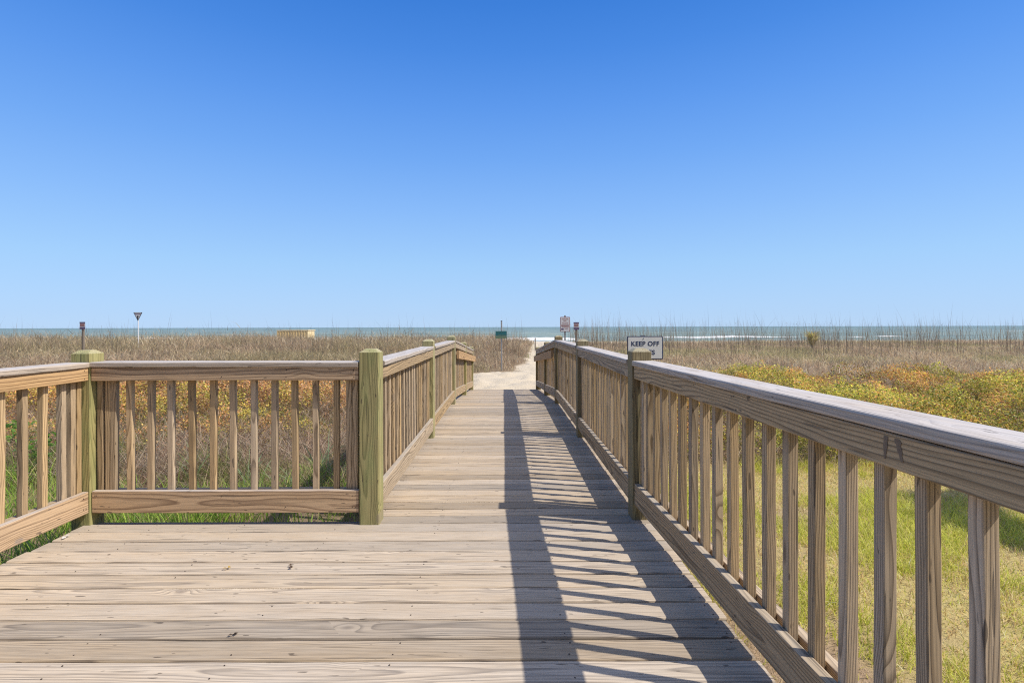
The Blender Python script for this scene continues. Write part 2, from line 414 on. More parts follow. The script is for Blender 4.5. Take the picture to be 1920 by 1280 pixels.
# ------------------------------------------------------------------ boardwalk
SLOPE = -0.0745; Y0R = 8.80; YEND = 13.9
def dz(y): return 0.0 if y <= Y0R else (y - Y0R) * SLOPE
walk = empty('boardwalk', (0, 0, 0))
tag(walk, 'weathered pine boardwalk with crosswise planks widening to a platform and ramping down to the sand', 'boardwalk')
mb = MB(); scr = []
y = 3.405
def plank(x0, x1, yc, W, ramp=False):
    z = -0.0175 + random.uniform(-.0015, .0012)
    if ramp:
        ay = Vector((0, 1, SLOPE)).normalized(); o = (x0, yc, dz(yc) + z)
    else:
        ay = Vector((0, 1, random.uniform(-.006, .006))); o = (x0, yc, z)
    L = x1 - x0
    mb.board(o, (1, random.uniform(-.0006, .0006), 0), ay, L, W, 0.034, seg=max(4, int(L * 4)), ch=0.0085, jit=0.0014, bow=0.0006, cup=random.uniform(-.0008, .0012), py=.13)
    js = [0.90, 0.25, -0.42, -0.82] if L < 2.5 else [0.90, 0.25, -0.42, -1.05, -1.65, -2.2, -2.58]
    for jx in js:
        for s in (-.038, .036):
            if random.random() < .45: continue
            xx = jx + random.uniform(-.012, .012)
            scr.append((xx, yc + s, dz(yc + s) + .0012))
yy = y
EDGES = []
while yy > -0.9:
    EDGES.append(yy)
    W = .1315 + random.uniform(-.003, .003)
    plank(-2.665 + random.uniform(-.006, .006), .948 + random.uniform(-.008, .008), yy - W / 2, W)
    yy -= W + random.uniform(.007, .0125)
yy = y + .004
while yy < YEND:
    W = .1315 + random.uniform(-.003, .003)
    plank(-.925 + random.uniform(-.01, .01), .948 + random.uniform(-.008, .008), yy + W / 2, W, yy > Y0R - .05)
    yy += W + random.uniform(.005, .010)
    if yy < 8: EDGES.append(yy - .003)
for (a, b, c_) in scr:
    mb.cyl(a, b, c_ - .002, c_, .0030, n=6, mi=1)
mb.build('decking', [M['deck'], M['screw']], walk)
# beach sand caught in some of the gaps
gm = NT('dry_sand_grains'); M['grit'] = gm.finish(gm.principled((0.70, 0.61, 0.47), 0.95, 0.1))
P_ = []
for yb in EDGES:
    if random.random() < .68: continue
    for _ in range(random.randint(1, 3)):
        xc_ = random.uniform(-2.4, .85); ln = random.uniform(.15, .9)
        if yb > 3.4 and xc_ < -.8: continue
        k = int(ln * 2600)
        for _ in range(k):
            xx = xc_ + random.gauss(0, ln / 3)
            if xx > .93 or xx < (-2.6 if yb < 3.4 else -.9): continue
            P_.append((xx, yb + random.gauss(0, .0018), dz(yb) - .007 + random.uniform(0, .003)))
P_ = np.array(P_); n_ = len(P_); q_ = rng.uniform(.0008, .002, n_)
V_ = np.stack([P_ + np.stack([dx * q_, dy * q_, 0 * q_], -1) for dx, dy in ((-1, -1), (1, -1), (1, 1), (-1, 1))], 1).reshape(-1, 3)
gr = np_mesh('sand_grit', V_, np.arange(4 * n_).reshape(-1, 4), M['grit']); tag(gr, 'pale beach sand caught in the gaps between the planks', 'sand', kind='stuff')
# rim joists and joists below
MB().board((-2.66, 3.452, -.105), (1, 0, 0), (0, 0, 1), 1.78, .185, .036, seg=8).build('rim_joist', M['beam'], walk)
MB().board((-2.63, -.9, -.132), (0, 1, 0), (0, 0, 1), 4.32, .185, .036, seg=8).build('rim_joist', M['beam'], walk)
for x_ in (.915, -.895):
    st = -.9 if x_ > 0 else 3.5
    MB().board((x_, st, -.132), (0, 1, 0), (0, 0, 1), Y0R - st, .185, .036, seg=8).build('rim_joist', M['beam'], walk)
    MB().board((x_, Y0R + .01, -.132), (0, 1, SLOPE), (0, 0, 1), 5.1, .185, .036, seg=8).build('rim_joist', M['beam'], walk)
for x_ in (.25, -.42, -1.05, -1.65, -2.2):
    e_ = Y0R if x_ > -1 else 3.42
    MB().board((x_, -.9, -.135), (0, 1, 0), (0, 0, 1), e_ + .9, .185, .036, seg=3).build('joist', M['beam'], walk)

# ------------------------------------------------------------------ railings
CAP_T, CAP_B = 1.031, 0.997; AP_B = 0.913
PW = .125
bal_var = []
def bal_mesh(i):
    b = MB(); b.board((0, 0, 0), (0, 0, 1), (1, 0, 0), 0.90, .0355, .0355, seg=6, ch=.0028, jit=.0007, bow=.0016)
    me = b.mesh('baluster'); me.materials.append(M['baluster']); return me
bal_var = [bal_mesh(i) for i in range(10)]
def railing(name, label): 
    return tag(empty(name), label, 'railing')
def section(par, A, B, side, zlo=(.095, .232), nb=None, double=True, fmat='face', at_=None):
    """rail section from A to B (2-D points of the inner face line); side = unit vector pointing outward"""
    A = Vector(A).to_3d(); B = Vector(B).to_3d(); A.z = dz(A.y); B.z = dz(B.y)
    if B.y > Y0R and A.y <= Y0R + .2: A.z = 0
    d = B - A; L = d.length; u = d.normalized(); s = Vector((side[0], side[1], 0))
    up = Vector((0, 0, 1))
    def bd(off, zc, h, th, nm, mat, ch=.004, e0=0.002, e1=0.002):
        m = MB().board(A + s * off + up * zc + u * e0, u, up, L - e0 - e1, h, th, seg=max(4, int(L * 3)), ch=ch, jit=.0009, bow=.0018)
        if off < .05:
            for q in [.03, .034, L - .03, L - .036] + [step0 * i for i in range(2, int(L / step0), 1)]:
                for k_ in (-1, 1):
                    if random.random() < .35: continue
                    c_ = A + u * (q + random.uniform(-.01, .01)) + up * (zc + k_ * h * .26 + random.uniform(-.005, .005)) + s * (off - th / 2 - .0024)
                    V8 = [c_ + u * (.0034 * math.cos(a)) + up * (.0034 * math.sin(a)) for a in [i * math.pi / 3.5 for i in range(7)]]
                    m.raw(V8, [tuple(range(7))], None, 0, 1)
        m.build(nm, [M[mat], M['screw']], par)
    step0 = .41
    # inner and outer aprons, inner and outer bottom rails
    bd(.020, (AP_B + CAP_B) / 2, CAP_B - AP_B, .036, 'top_rail', fmat)
    bd(.098, (AP_B + CAP_B) / 2, CAP_B - AP_B, .036, 'top_rail', fmat)
    bd(.020, sum(zlo) / 2, zlo[1] - zlo[0], .036, 'bottom_rail', fmat)
    bd(.098, sum(zlo) / 2 - .012, zlo[1] - zlo[0], .036, 'bottom_rail', 'baluster')
    cap = MB(); cap.board(A + s * .062 + up * ((CAP_T + CAP_B) / 2 + .001) + u * .002, u, s, L - .004, .146, CAP_T - CAP_B, seg=max(5, int(L * 4)), ch=.007, jit=.0009, bow=.0022)
    cap.build('cap_rail', M['cap'], par)
    nb = nb or max(2, round(L / .1365) - 1)
    pts = [.024, .066] if double else [.03]
    step = L / (nb + 1)
    pts += [step * (i + 1) for i in range(nb) if step * (i + 1) > (.10 if double else .07) and step * (i + 1) < L - .09]
    pts += [L - .066, L - .024] if double else [L - .03]
    if at_: pts = at_
    for q in pts:
        o = bpy.data.objects.new('baluster', random.choice(bal_var)); col.objects.link(o)
        c = A + u * (q + random.uniform(-.003, .003)) + s * .059
        o.location = (c.x, c.y, c.z + .088)
        o.rotation_euler = (random.uniform(-.003, .003), random.uniform(-.004, .004), math.atan2(u.y, u.x) + random.choice((0, 1, 2, 3)) * math.pi / 2 + random.uniform(-.025, .025))
        o.parent = par
def post(par, xc, yc, z0=-.55, z1=1.108, w=PW, label=None, mat='post'):
    o = MB().post(xc, yc, z0 + dz(yc), z1 + dz(yc), w).build('post', M[mat], par)
    if label: o['label'] = label
    return o

hp = PW / 2
# left platform side railing (towards the camera)
r1 = railing('side_railing', 'weathered wooden balustrade along the left edge of the platform, running towards the viewer')
section(r1, (-2.632, 0.95), (-2.632, 3.378), (-1, 0), zlo=(.078, .215), fmat='rail')
post(r1, -2.632 - .062, .95 - hp)
section(r1, (-2.632, -.9), (-2.632, 0.82), (-1, 0), zlo=(.078, .215), fmat='rail')
# platform end railing
r2 = railing('end_railing', 'warm brown wooden balustrade crossing behind the platform between two green posts')
post(r2, -2.632 - .057, 3.382 + hp, label='squat-looking green post at the corner with pale chamfered head')
section(r2, (-2.622, 3.386), (-.925, 3.386), (0, 1), zlo=(.075, .215), fmat='rail', at_=[.030, .072, .106] + [.212 + .1327 * k for k in range(11)] + [1.624, 1.664])
# left walkway railing
r3 = railing('walkway_railing', 'wooden balustrade on the left of the walkway whose green posts step down the ramp')
LX = -.795
PL = [3.38, 6.00, 8.62, 11.15, 13.70]
for i, py in enumerate(PL):
    post(r3, LX - hp, py + hp, z1=1.112)
for i in range(4):
    a = PL[i] + PW + .002; b = PL[i + 1] - .002
    section(r3, (LX - .002, a), (LX - .002, b), (-1, 0), zlo=(.09, .228))
# right railing
r4 = railing('walkway_railing', 'long wooden balustrade on the right with grey weathered cap, shading the planks')
RX = .828
PR = [3.45, 6.03, 8.66, 10.95, 13.85]
for py in PR: post(r4, RX + hp, py + hp, z1=1.108, mat='post_shaded')
for i in range(4):
    a = PR[i] + PW + .002; b = PR[i + 1] - .002
    section(r4, (RX + .002, a), (RX + .002, b), (1, 0), zlo=(.095, .232))
dv = Vector((.0385, -1)).normalized()
A_ = Vector((RX + .008, PR[0] - .003)); B_ = A_ + dv * 2.62
sd = Vector((1, .0385)).normalized()
section(r4, (B_.x, B_.y), (A_.x, A_.y), (sd.x, sd.y), zlo=(.098, .236), at_=[2.62 - d for d in [.025, .066] + [.136 + .1388 * k for k in range(18)]])
post(r4, B_.x + .066, B_.y - .068, mat='post_shaded')
C_ = B_ + dv * .135; D_ = C_ + dv * 1.5
section(r4, (D_.x, D_.y), (C_.x, C_.y), (sd.x, sd.y), zlo=(.098, .236))
# two dark runs on the near apron
sm_ = simple('dark_stain', (0.27, 0.20, 0.14), 0.9, nscale=60, amt=.5)
for (ds, w_, h_) in ((.42, .008, .05), (.455, .006, .055)):
    pt = B_ + dv * -ds
    m = MB(); k = 7; L_ = []; R_ = []
    for i in range(k + 1):
        f = i / k; ww = w_ * (1.25 - .9 * f) * random.uniform(.6, 1.3) + .001; cx = .014 * f * (1 if ds < .43 else -.3)
        zz = .985 - h_ * f; pp = pt - sd * .0012
        L_.append(Vector((pp.x, pp.y, zz)) + Vector((dv.x, dv.y, 0)) * (cx - ww)); R_.append(Vector((pp.x, pp.y, zz)) + Vector((dv.x, dv.y, 0)) * (cx + ww))
    m.raw(L_ + R_, [(i, i + 1, k + 2 + i, k + 1 + i) for i in range(k)]); m.build('stain', sm_, r4)
# ramp grab rails fixed to the inner side of the far posts
for (par, x0, sg) in ((r3, LX, 1), (r4, RX, -1)):
    ya = Y0R + .12; yb = 14.15
    MB().board((x0 + sg * .022, ya, .80 + (ya - Y0R) * SLOPE), (0, 1, SLOPE), (0, 0, 1), yb - ya, .14, .038, seg=12).build('grab_rail', M['rail'], par)

# ------------------------------------------------------------------ vegetation builders
def blades(name, P, H, W, lean, ang, colb, colt, mat, seg=2, curve=1.0, parent=None):
    """grass blades: P (n,3), H height, W width, lean (fraction of H), ang lean heading, colours at base and tip"""
    n = len(P); ft = rng.uniform(0, np.pi, n)   # facing
    wd = np.stack([np.cos(ft), np.sin(ft), np.zeros(n)], -1)
    ld = np.stack([np.cos(ang), np.sin(ang), np.zeros(n)], -1)
    Vs = []; Cs = []
    for k in range(seg + 1):
        u = k / seg
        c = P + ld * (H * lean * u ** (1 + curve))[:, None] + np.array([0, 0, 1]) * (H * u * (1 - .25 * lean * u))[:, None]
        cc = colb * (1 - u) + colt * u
        if k < seg:
            w = (W * (1 - .6 * u) * .5)[:, None]
            Vs += [c - wd * w, c + wd * w]; Cs += [cc, cc]
        else:
            Vs += [c]; Cs += [cc]
    m = 2 * seg + 1
    V = np.stack(Vs, 1).reshape(-1, 3); C = np.stack(Cs, 1).reshape(-1, 3)
    tri = []
    for k in range(seg - 1):
        a = 2 * k; tri += [(a, a + 1, a + 3), (a, a + 3, a + 2)]
    a = 2 * (seg - 1); tri.append((a, a + 1, a + 2))
    T = np.array(tri)[None] + (np.arange(n) * m)[:, None, None]
    return np_mesh(name, V, T.reshape(-1, 3), mat, C, parent=parent)

def leaves(name, P, S, colr, mat, flat=.5, parent=None, aspect=.55):
    """small folded leaves at P with size S"""
    n = len(P)
    az = rng.uniform(0, 2 * np.pi, n); el = rng.normal(.25, .6, n) * (1 - flat * .3)
    d = np.stack([np.cos(az) * np.cos(el), np.sin(az) * np.cos(el), np.sin(el)], -1)
    up = np.stack([rng.normal(0, .6, n), rng.normal(0, .6, n), np.ones(n)], -1)
    s = np.cross(d, up); s /= np.linalg.norm(s, axis=1)[:, None] + 1e-6
    nn = np.cross(s, d)
    S = S[:, None]
    a = P; b = P + d * S * .5 + s * S * aspect * .5 + nn * S * .12; c = P + d * S; e = P + d * S * .5 - s * S * aspect * .5 + nn * S * .12
    V = np.stack([a, b, c, e], 1).reshape(-1, 3)
    C = np.repeat(colr, 4, axis=0)
    T = np.array([(0, 1, 2), (0, 2, 3)])[None] + (np.arange(n) * 4)[:, None, None]
    return np_mesh(name, V, T.reshape(-1, 3), mat, C, parent=parent)

def pick(pal, n, w=None, v=.18):
    pal = np.array(pal); i = rng.choice(len(pal), n, p=w)
    return np.clip(pal[i] * (1 + rng.normal(0, v, n))[:, None], .005, .9)

def scatter(n, y0, y1, x0=None, x1=None, pw=1.0, slack=1.5):
    """points in the view wedge, density falling with distance (pw)"""
    u = rng.random(n)
    k = 2 - pw
    y = (y0 ** k + u * (y1 ** k - y0 ** k)) ** (1 / k) if abs(k) > 1e-6 else y0 * (y1 / y0) ** u
    lim = y * 1.05 + slack
    x = rng.uniform(-1, 1, n) * lim
    m = np.ones(n, bool)
    if x0 is not None: m &= x > x0
    if x1 is not None: m &= x < x1
    return x[m], y[m]
def off_walk(x, y, a=-1.02, b=1.03, ye=14.2):
    w = (x > a) & (x < b) & (y < ye)
    p = (x > -2.78) & (x < 1.1) & (y < 3.5)
    return ~(w | p)

TAN = [(.80, .62, .38), (.64, .47, .28), (.52, .38, .23), (.86, .74, .50), (.66, .55, .30), (.36, .25, .15), (.62, .44, .30)]
GREY = [(.58, .45, .33), (.48, .36, .26), (.70, .58, .44), (.34, .24, .17), (.62, .44, .32)]
def shrub_zone(x, y):
    """0..1 where leafy ground cover grows"""
    n = fbm(x * .28 + 31, y * .30 + 12, 3)
    n2 = fbm(x * 1.1 + 3, y * .9 + 44, 3)
    right = sst(1.0, 1.6, x) * sst(6.1, 6.7, y + (n - .5) * 1.2) * sst(16.5, 11.5, y + (n - .5) * 8 + (n2 - .5) * 6) * (1 - .85 * sst(.56, .68, n2) * sst(8, 9.5, y))
    left = sst(-1.0, -1.8, x) * sst(6.2, 7.4, y + (n - .5) * 3) * sst(15.5, 11.5, y + (n - .5) * 5)
    # on the left the cover is thick to the west and thins towards the walkway
    left = left * sst(-1.2, -4.8, x + (n - .5) * 6.5)
    return np.maximum(right, left)
def shrub_h(x, y):
    return np.sqrt(shrub_zone(x, y)) * (.14 + 1.15 * np.clip(fbm(x * .95 + 2, y * .95 + 6, 3) - .27, 0, 1)) + (.20 * fbm(x * 2.8 + 5, y * 2.8, 2) - .04) * shrub_zone(x, y)

def dune_grass():
    # far mass of dry grass, both sides
    x, y = scatter(330000, 12.0, 62, pw=1.25, slack=2.5)
    dens = fbm(x * .55, y * .35, 3)
    kk = rng.random(len(x)) < .7   # most blades gather in tussocks
    x = np.where(kk, np.round(x / .34 + .5 * np.sin(np.round(y / .4) * 2.1)) * .34 + rng.normal(0, .075, len(x)) + .12 * np.sin(y * 5.1), x); y = np.where(kk, np.round(y / .4) * .4 + rng.normal(0, .085, len(y)), y)
    m = off_walk(x, y, ye=14.6) & (path_mask(x, y) < .35) & (rng.random(len(x)) < .45 + .9 * sst(.3, .6, dens)) & (rng.random(len(x)) > shrub_zone(x, y) * .93)
    m &= ~((y > 52) & (rng.random(len(x)) < .6))
    x, y = x[m], y[m]; n = len(x)
    right = sst(1.5, 4, x)
    hb = np.where(x < 0, .84, .56) + .44 * sst(13, 24, y) * (1 - .25 * right) - .22 * right * sst(22, 40, y)
    H = hb * (.22 + .72 * fbm(x * .42 + 9, y * .42 + 1, 3) + .62 * fbm(x * 1.3 + 19, y * .9 + 1, 2)) * rng.uniform(.45, 1.0, n) * (1 + .40 * (rng.random(n) < .10))
    H *= 1 - .45 * sst(.9, 0.0, x - path_right(y)) * (y < 30) - .35 * sst(-.7, 0, x - path_left(y)) * (y > 18)
    H = np.clip(H, .12, None)
    z = ground(x, y)
    W = .007 + .00055 * y * rng.uniform(.6, 1.2, n)
    W *= rng.uniform(.7, 1.3, n)
    big = fbm(x * .22 + 20, y * .22 + 3, 3); green = sst(.46, .62, big)[:, None] * np.where(right > .5, .85, .5)[:, None]
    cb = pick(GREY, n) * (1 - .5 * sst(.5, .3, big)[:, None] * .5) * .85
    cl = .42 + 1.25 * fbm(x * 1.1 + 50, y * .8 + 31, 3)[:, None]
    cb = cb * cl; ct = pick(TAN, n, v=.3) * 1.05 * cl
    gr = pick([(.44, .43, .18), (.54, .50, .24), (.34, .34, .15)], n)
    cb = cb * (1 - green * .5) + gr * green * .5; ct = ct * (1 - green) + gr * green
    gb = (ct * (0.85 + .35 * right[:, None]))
    tg = rng.random(n) < .45     # bent and broken stems caught in the upper half of the tangle
    z = z + np.where(tg, H * rng.uniform(.2, .75, n), 0); H = np.where(tg, H * .38, H); W = W * np.where(tg, 1.15, 1)
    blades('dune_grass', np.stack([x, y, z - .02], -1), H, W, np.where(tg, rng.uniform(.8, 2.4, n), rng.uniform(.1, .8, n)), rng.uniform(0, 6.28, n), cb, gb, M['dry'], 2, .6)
    return
tag_list = []
dune_grass(); tag(bpy.data.objects['dune_grass'], 'dense dry brown dune grass covering the dunes between the boardwalk and the sea', 'dune grass', kind='stuff')

def stalks():
    # thin grey-brown sea oat stems rising above the horizon
    Vs = []; n = 5200
    x, y = scatter(n * 3, 23, 46, pw=.6, slack=1.5)
    keep = np.where(x > 1.6, .14 + 1.25 * sst(.42, .62, fbm(x * .8 + 7, y * .3, 3)), .34 + .35 * sst(.5, .7, fbm(x * .35 + 2, y * .3, 3)))
    m = (rng.random(len(x)) < keep * .60) & (path_mask(x, y) < .2) & off_walk(x, y)
    x, y = x[m], y[m]; n = len(x)
    H = rng.uniform(.85, 1.70, n) * (.72 + .62 * fbm(x * .6 + 4, y * .25, 3)) * np.where(x > 1.5, 1.15, .98) * (1 + .009 * (y - 20)) * (1 + .35 * (rng.random(n) < .12))
    z = ground(x, y)
    W = .004 + .00034 * y
    lean = np.abs(rng.normal(0, .17, n)) + .02
    a = rng.normal(2.6, 1.6, n)
    c = pick([(.30, .24, .17), (.40, .31, .22), (.22, .17, .12)], n)
    blades('sea_oat_stalks', np.stack([x, y, z], -1), H, W, lean, a, c, c * .9, M['dry'], 3, .8)
stalks(); tag(bpy.data.objects['sea_oat_stalks'], 'tall thin sea oat stalks rising out of the dune grass above the horizon', 'sea oats', kind='stuff')

def plumes():
    x, y = scatter(900, 16, 36, pw=.8, slack=1)
    m = (path_mask(x, y) < .1) & off_walk(x, y) & ((x > 2) | (rng.random(len(x)) < .25)); x, y = x[m], y[m]
    P = []; 
    for i in range(len(x)):
        k = 7; zt = float(ground(x[i], y[i])) + random.uniform(1.1, 1.75)
        for j in range(k): P.append((x[i] + random.gauss(0, .02), y[i] + random.gauss(0, .02), zt - j * .035 + random.gauss(0, .01)))
    P = np.array(P); n = len(P)
    leaves('sea_oat_seed_heads', P, rng.uniform(.02, .05, n), pick([(.24, .19, .13), (.33, .26, .17)], n), M['dry'], aspect=.4)
plumes(); tag(bpy.data.objects['sea_oat_seed_heads'], 'drooping brown seed heads of the sea oats scattered over the dunes', 'seed heads', kind='stuff')

ORANGE = [(.78, .42, .12), (.84, .54, .13), (.70, .34, .14), (.86, .64, .14), (.60, .30, .12)]
YGREEN = [(.64, .58, .09), (.50, .52, .08), (.78, .66, .11), (.34, .40, .07), (.60, .50, .13)]
def ground_cover():
    x, y = scatter(760000, 5.4, 16.5, pw=1.0, slack=2.0)
    sz = shrub_zone(x, y)
    m = (rng.random(len(x)) < sz * (.35 + .65 * sst(.3, .5, fbm(x * 1.6, y * 1.6, 2)))) & off_walk(x, y, -1.15, 1.15)
    x, y = x[m], y[m]; n = len(x)
    h = shrub_h(x, y)
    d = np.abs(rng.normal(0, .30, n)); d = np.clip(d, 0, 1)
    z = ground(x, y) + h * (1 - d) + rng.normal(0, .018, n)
    big = fbm(x * .8 + 60, y * .8 + 21, 3); sm = fbm(x * 3.1 + 7, y * 3.1, 2)
    pg = sst(.38, .64, big * .55 + sm * .45 + np.where(x > 0, -.01 + .08 * sst(8.5, 6.5, y), -.07))
    lf = x < 0
    isg = rng.random(n) < np.clip(pg + rng.normal(0, .12, n), 0, 1)
    c = np.where(isg[:, None], np.where(lf[:, None], pick([(.62, .50, .09), (.50, .44, .10), (.72, .56, .12), (.40, .38, .10)], n), pick(YGREEN, n, v=.2)), np.where(lf[:, None], pick([(.72, .38, .14), (.62, .31, .13), (.78, .47, .14), (.52, .28, .14), (.64, .44, .26)], n), pick(ORANGE, n, v=.2)))
    c = c * ((1 - .65 * d) * (.12 + 1.65 * fbm(x * 2.8 + 5, y * 2.8, 2)))[:, None]  # leaves deeper down and in hollows darkened, shade put into the colour
    hl = rng.random(n) < .03; c[hl] = pick([(.5, .47, .25)], hl.sum())
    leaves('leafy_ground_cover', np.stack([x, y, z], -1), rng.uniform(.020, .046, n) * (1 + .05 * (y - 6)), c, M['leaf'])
ground_cover(); tag(bpy.data.objects['leafy_ground_cover'], 'low spreading shrubs with orange, yellow and green leaves on both sides of the walkway', 'ground cover', kind='stuff')

def twigs():
    # grey-brown tangle of fine dry stems near the left railing and under the shrubs
    x, y = scatter(330000, 4.6, 15.5, pw=1.0, slack=2.0)
    left = sst(-.9, -1.3, x) * sst(4.6, 6.2, y + (fbm(x * .8, y * .8, 2) - .5) * 2)
    right = sst(.9, 1.3, x) * sst(6.0, 6.6, y)
    sz = shrub_zone(x, y)
    m = rng.random(len(x)) < np.maximum(left * (.85 - .45 * sz), right * (.42 - .18 * sz)); m &= off_walk(x, y)
    x, y = x[m], y[m]; n = len(x)
    hh = .10 + .38 * fbm(x * .9 + 3, y * .9 + 14, 3) + .25 * shrub_h(x, y)
    H = hh * rng.uniform(.5, 1.3, n)
    lean = rng.uniform(.3, 1.6, n)
    z = ground(x, y) + rng.uniform(-.02, .14, n) * sst(4.5, 7, y)
    W = rng.uniform(.003, .0075, n) * (1 + .05 * (y - 5))
    c = pick(GREY + [(.36, .25, .17), (.48, .42, .32), (.42, .34, .24), (.26, .14, .09)], n, v=.22)
    gr = rng.random(n) < sst(.50, .66, fbm(x * 1.3 + 70, y * 1.3, 2)) * .55
    c[gr] = pick([(.18, .22, .06), (.26, .27, .09)], gr.sum())
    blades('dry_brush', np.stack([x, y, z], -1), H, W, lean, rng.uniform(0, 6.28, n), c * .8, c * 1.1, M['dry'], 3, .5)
twigs(); tag(bpy.data.objects['dry_brush'], 'grey-brown tangle of fine dry stems between the shrubs and the railings', 'dry brush', kind='stuff')

def green_grass():
    x, y = scatter(90000, 3.0, 8.2, x1=-.9, pw=.6, slack=1.2)
    m = off_walk(x, y, -.98, 1.0)
    fade = sst(6.4, 4.2, y + (fbm(x * 1.1 + 5, y * 1.1, 3) - .5) * 3.6)
    m &= rng.random(len(x)) < fade * (.25 + .9 * sst(.35, .6, fbm(x * 2.2, y * 2.2, 2)))
    x, y = x[m], y[m]; n = len(x)
    H = rng.uniform(.10, .40, n) * (.6 + .8 * fbm(x * 1.7 + 3, y * 1.7, 2))
    c = pick([(.28, .46, .06), (.38, .54, .08), (.18, .34, .05), (.50, .52, .14), (.48, .40, .20)], n, v=.2)
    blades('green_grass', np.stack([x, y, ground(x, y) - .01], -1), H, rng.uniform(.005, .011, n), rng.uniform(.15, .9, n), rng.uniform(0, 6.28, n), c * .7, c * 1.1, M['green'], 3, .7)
    # left of the platform too
    return
green_grass(); tag(bpy.data.objects['green_grass'], 'bright green grass growing thick against the left side of the boardwalk', 'grass', kind='stuff')

def side_grass():
    n = 26000; x = rng.uniform(-6.5, -2.78, n); y = rng.uniform(-.5, 3.6, n)
    H = rng.uniform(.08, .28, n); c = pick([(.15, .27, .04), (.22, .33, .06), (.30, .30, .10)], n, v=.2)
    return x, y, H, c
x, y, H, c = side_grass(); n = len(x)
blades('verge_grass', np.stack([x, y, ground(x, y) - .01], -1), H, rng.uniform(.005, .010, n), rng.uniform(.2, .9, n), rng.uniform(0, 6.28, n), c * .7, c * 1.1, M['green'], 3, .7)
tag(bpy.data.objects['verge_grass'], 'shaggy green grass beside the left edge of the platform', 'grass', kind='stuff')

def lawn():
    x = rng.uniform(.95, 11, 420000); y = rng.uniform(.2, 7.6, 420000)
    m = (x < y * 1.08 + 1.6)
    x, y = x[m], y[m]
    lm = lawn_mask(x, y); dm = dirt_mask(x, y)
    pat = fbm(x * 1.6 + 12, y * 1.6 + 40, 3)
    m = rng.random(len(x)) < lm * (1 - .78 * dm) * (.5 + .5 * sst(.3, .55, pat))
    x, y = x[m], y[m]; pat = pat[m]; n = len(x)
    g = np.clip(sst(.40, .60, pat + .12 * sst(2.6, 1.6, x) + .05 * sst(5.5, 6.5, y)), 0, 1)
    H = rng.uniform(.022, .062, n) * (1 + 1.0 * g)
    isg = rng.random(n) < .30 + .60 * g
    c = np.where(isg[:, None], pick([(.68, .70, .12), (.56, .62, .10), (.82, .78, .22)], n), pick([(.84, .64, .32), (.74, .54, .28), (.86, .70, .42)], n))
    blades('lawn_grass', np.stack([x, y, ground(x, y) - .004], -1), H, rng.uniform(.0035, .007, n), rng.uniform(.2, 1.3, n), rng.uniform(0, 6.28, n), c * .8, c * 1.08, M['green'], 2, .7)
lawn(); tag(bpy.data.objects['lawn_grass'], 'short patchy lawn of green and straw coloured grass right of the boardwalk', 'lawn', kind='stuff')

def path_sprigs():
    x, y = scatter(22000, 13.5, 48, x0=-3, x1=9, pw=.8, slack=1)
    pm = path_mask(x, y)
    m = (pm > .03) & (rng.random(len(x)) < .9 * (1 - pm) + .60 * sst(25, 31, y) + .004); x, y = x[m], y[m]; n = len(x)
    c = pick([(.50, .50, .24), (.60, .50, .30), (.40, .44, .18)], n)
    blades('path_edge_sprigs', np.stack([x, y, ground(x, y)], -1), rng.uniform(.1, .4, n), .006 + .0003 * y, rng.uniform(.2, 1.0, n), rng.uniform(0, 6.28, n), c * .9, c * 1.1, M['dry'], 2, .7)
path_sprigs(); tag(bpy.data.objects['path_edge_sprigs'], 'sparse green and straw sprigs fringing the sandy path', 'sprigs', kind='stuff')

# broad-bladed clumps of their own just behind the end railing
def clump(px, py, label, nb=16, h=.45):
    z = float(ground(px, py))
    P = np.zeros((nb, 3)); P[:, 0] = rng.normal(0, .035, nb); P[:, 1] = rng.normal(0, .035, nb)
    c = pick([(.26, .34, .17), (.32, .40, .22), (.22, .30, .14)], nb, v=.1)
    o = blades('beach_grass_clump', P, rng.uniform(.6, 1.1, nb) * h, rng.uniform(.010, .018, nb), rng.uniform(.2, .9, nb), rng.uniform(0, 6.28, nb), c * .85, c * 1.1, M['green'], 6, 1.0)
    o.location = (px, py, z); tag(o, label, 'grass clump', 'broad-bladed grass clumps behind the end railing')
for (ppx, ppy, Y, lb, h) in ((365, 900, 5.6, 'pale green broad-bladed clump seen left of the middle of the end railing', .50),
                         (388, 860, 6.4, 'arching blue-green clump standing in the dry stems behind the middle of the end railing', .55),
                         (470, 900, 5.4, 'loose pale clump right of the middle of the end railing', .50),
                         (600, 880, 5.7, 'upright narrow clump near the right end of the end railing', .62),
                         (545, 905, 5.2, 'low spreading clump behind the end railing, left of the upright one', .42)):
    clump((ppx - 945) / 1000 * Y, Y, lb, 15, h)

# broad-leaved weeds seen through the side railing
def weed(px, Y, lb):
    X = (px - 945) / 1000 * Y; z = float(ground(X, Y)); root = empty('leafy_weed', (X, Y, z)); tag(root, lb, 'weed')
    n = 70; P = np.stack([rng.normal(0, .09, n), rng.normal(0, .09, n), rng.uniform(.12, .5, n)], -1)
    leaves('foliage', P, rng.uniform(.06, .11, n), pick([(.18, .33, .06), (.24, .38, .08)], n), M['leaf'], parent=root, aspect=.6)
    k = 9; P = np.zeros((k, 3)); P[:, :2] = rng.normal(0, .04, (k, 2))
    cc = pick([(.16, .22, .08)], k)
    blades('stem', P, rng.uniform(.3, .5, k), np.full(k, .01), rng.uniform(0, .3, k), rng.uniform(0, 6.28, k), cc, cc, M['green'], 3, parent=root)
weed(33, 6.6, 'bright green leafy weed seen between the leftmost balusters')
weed(75, 5.9, 'bright green leafy weed just left of the corner post')

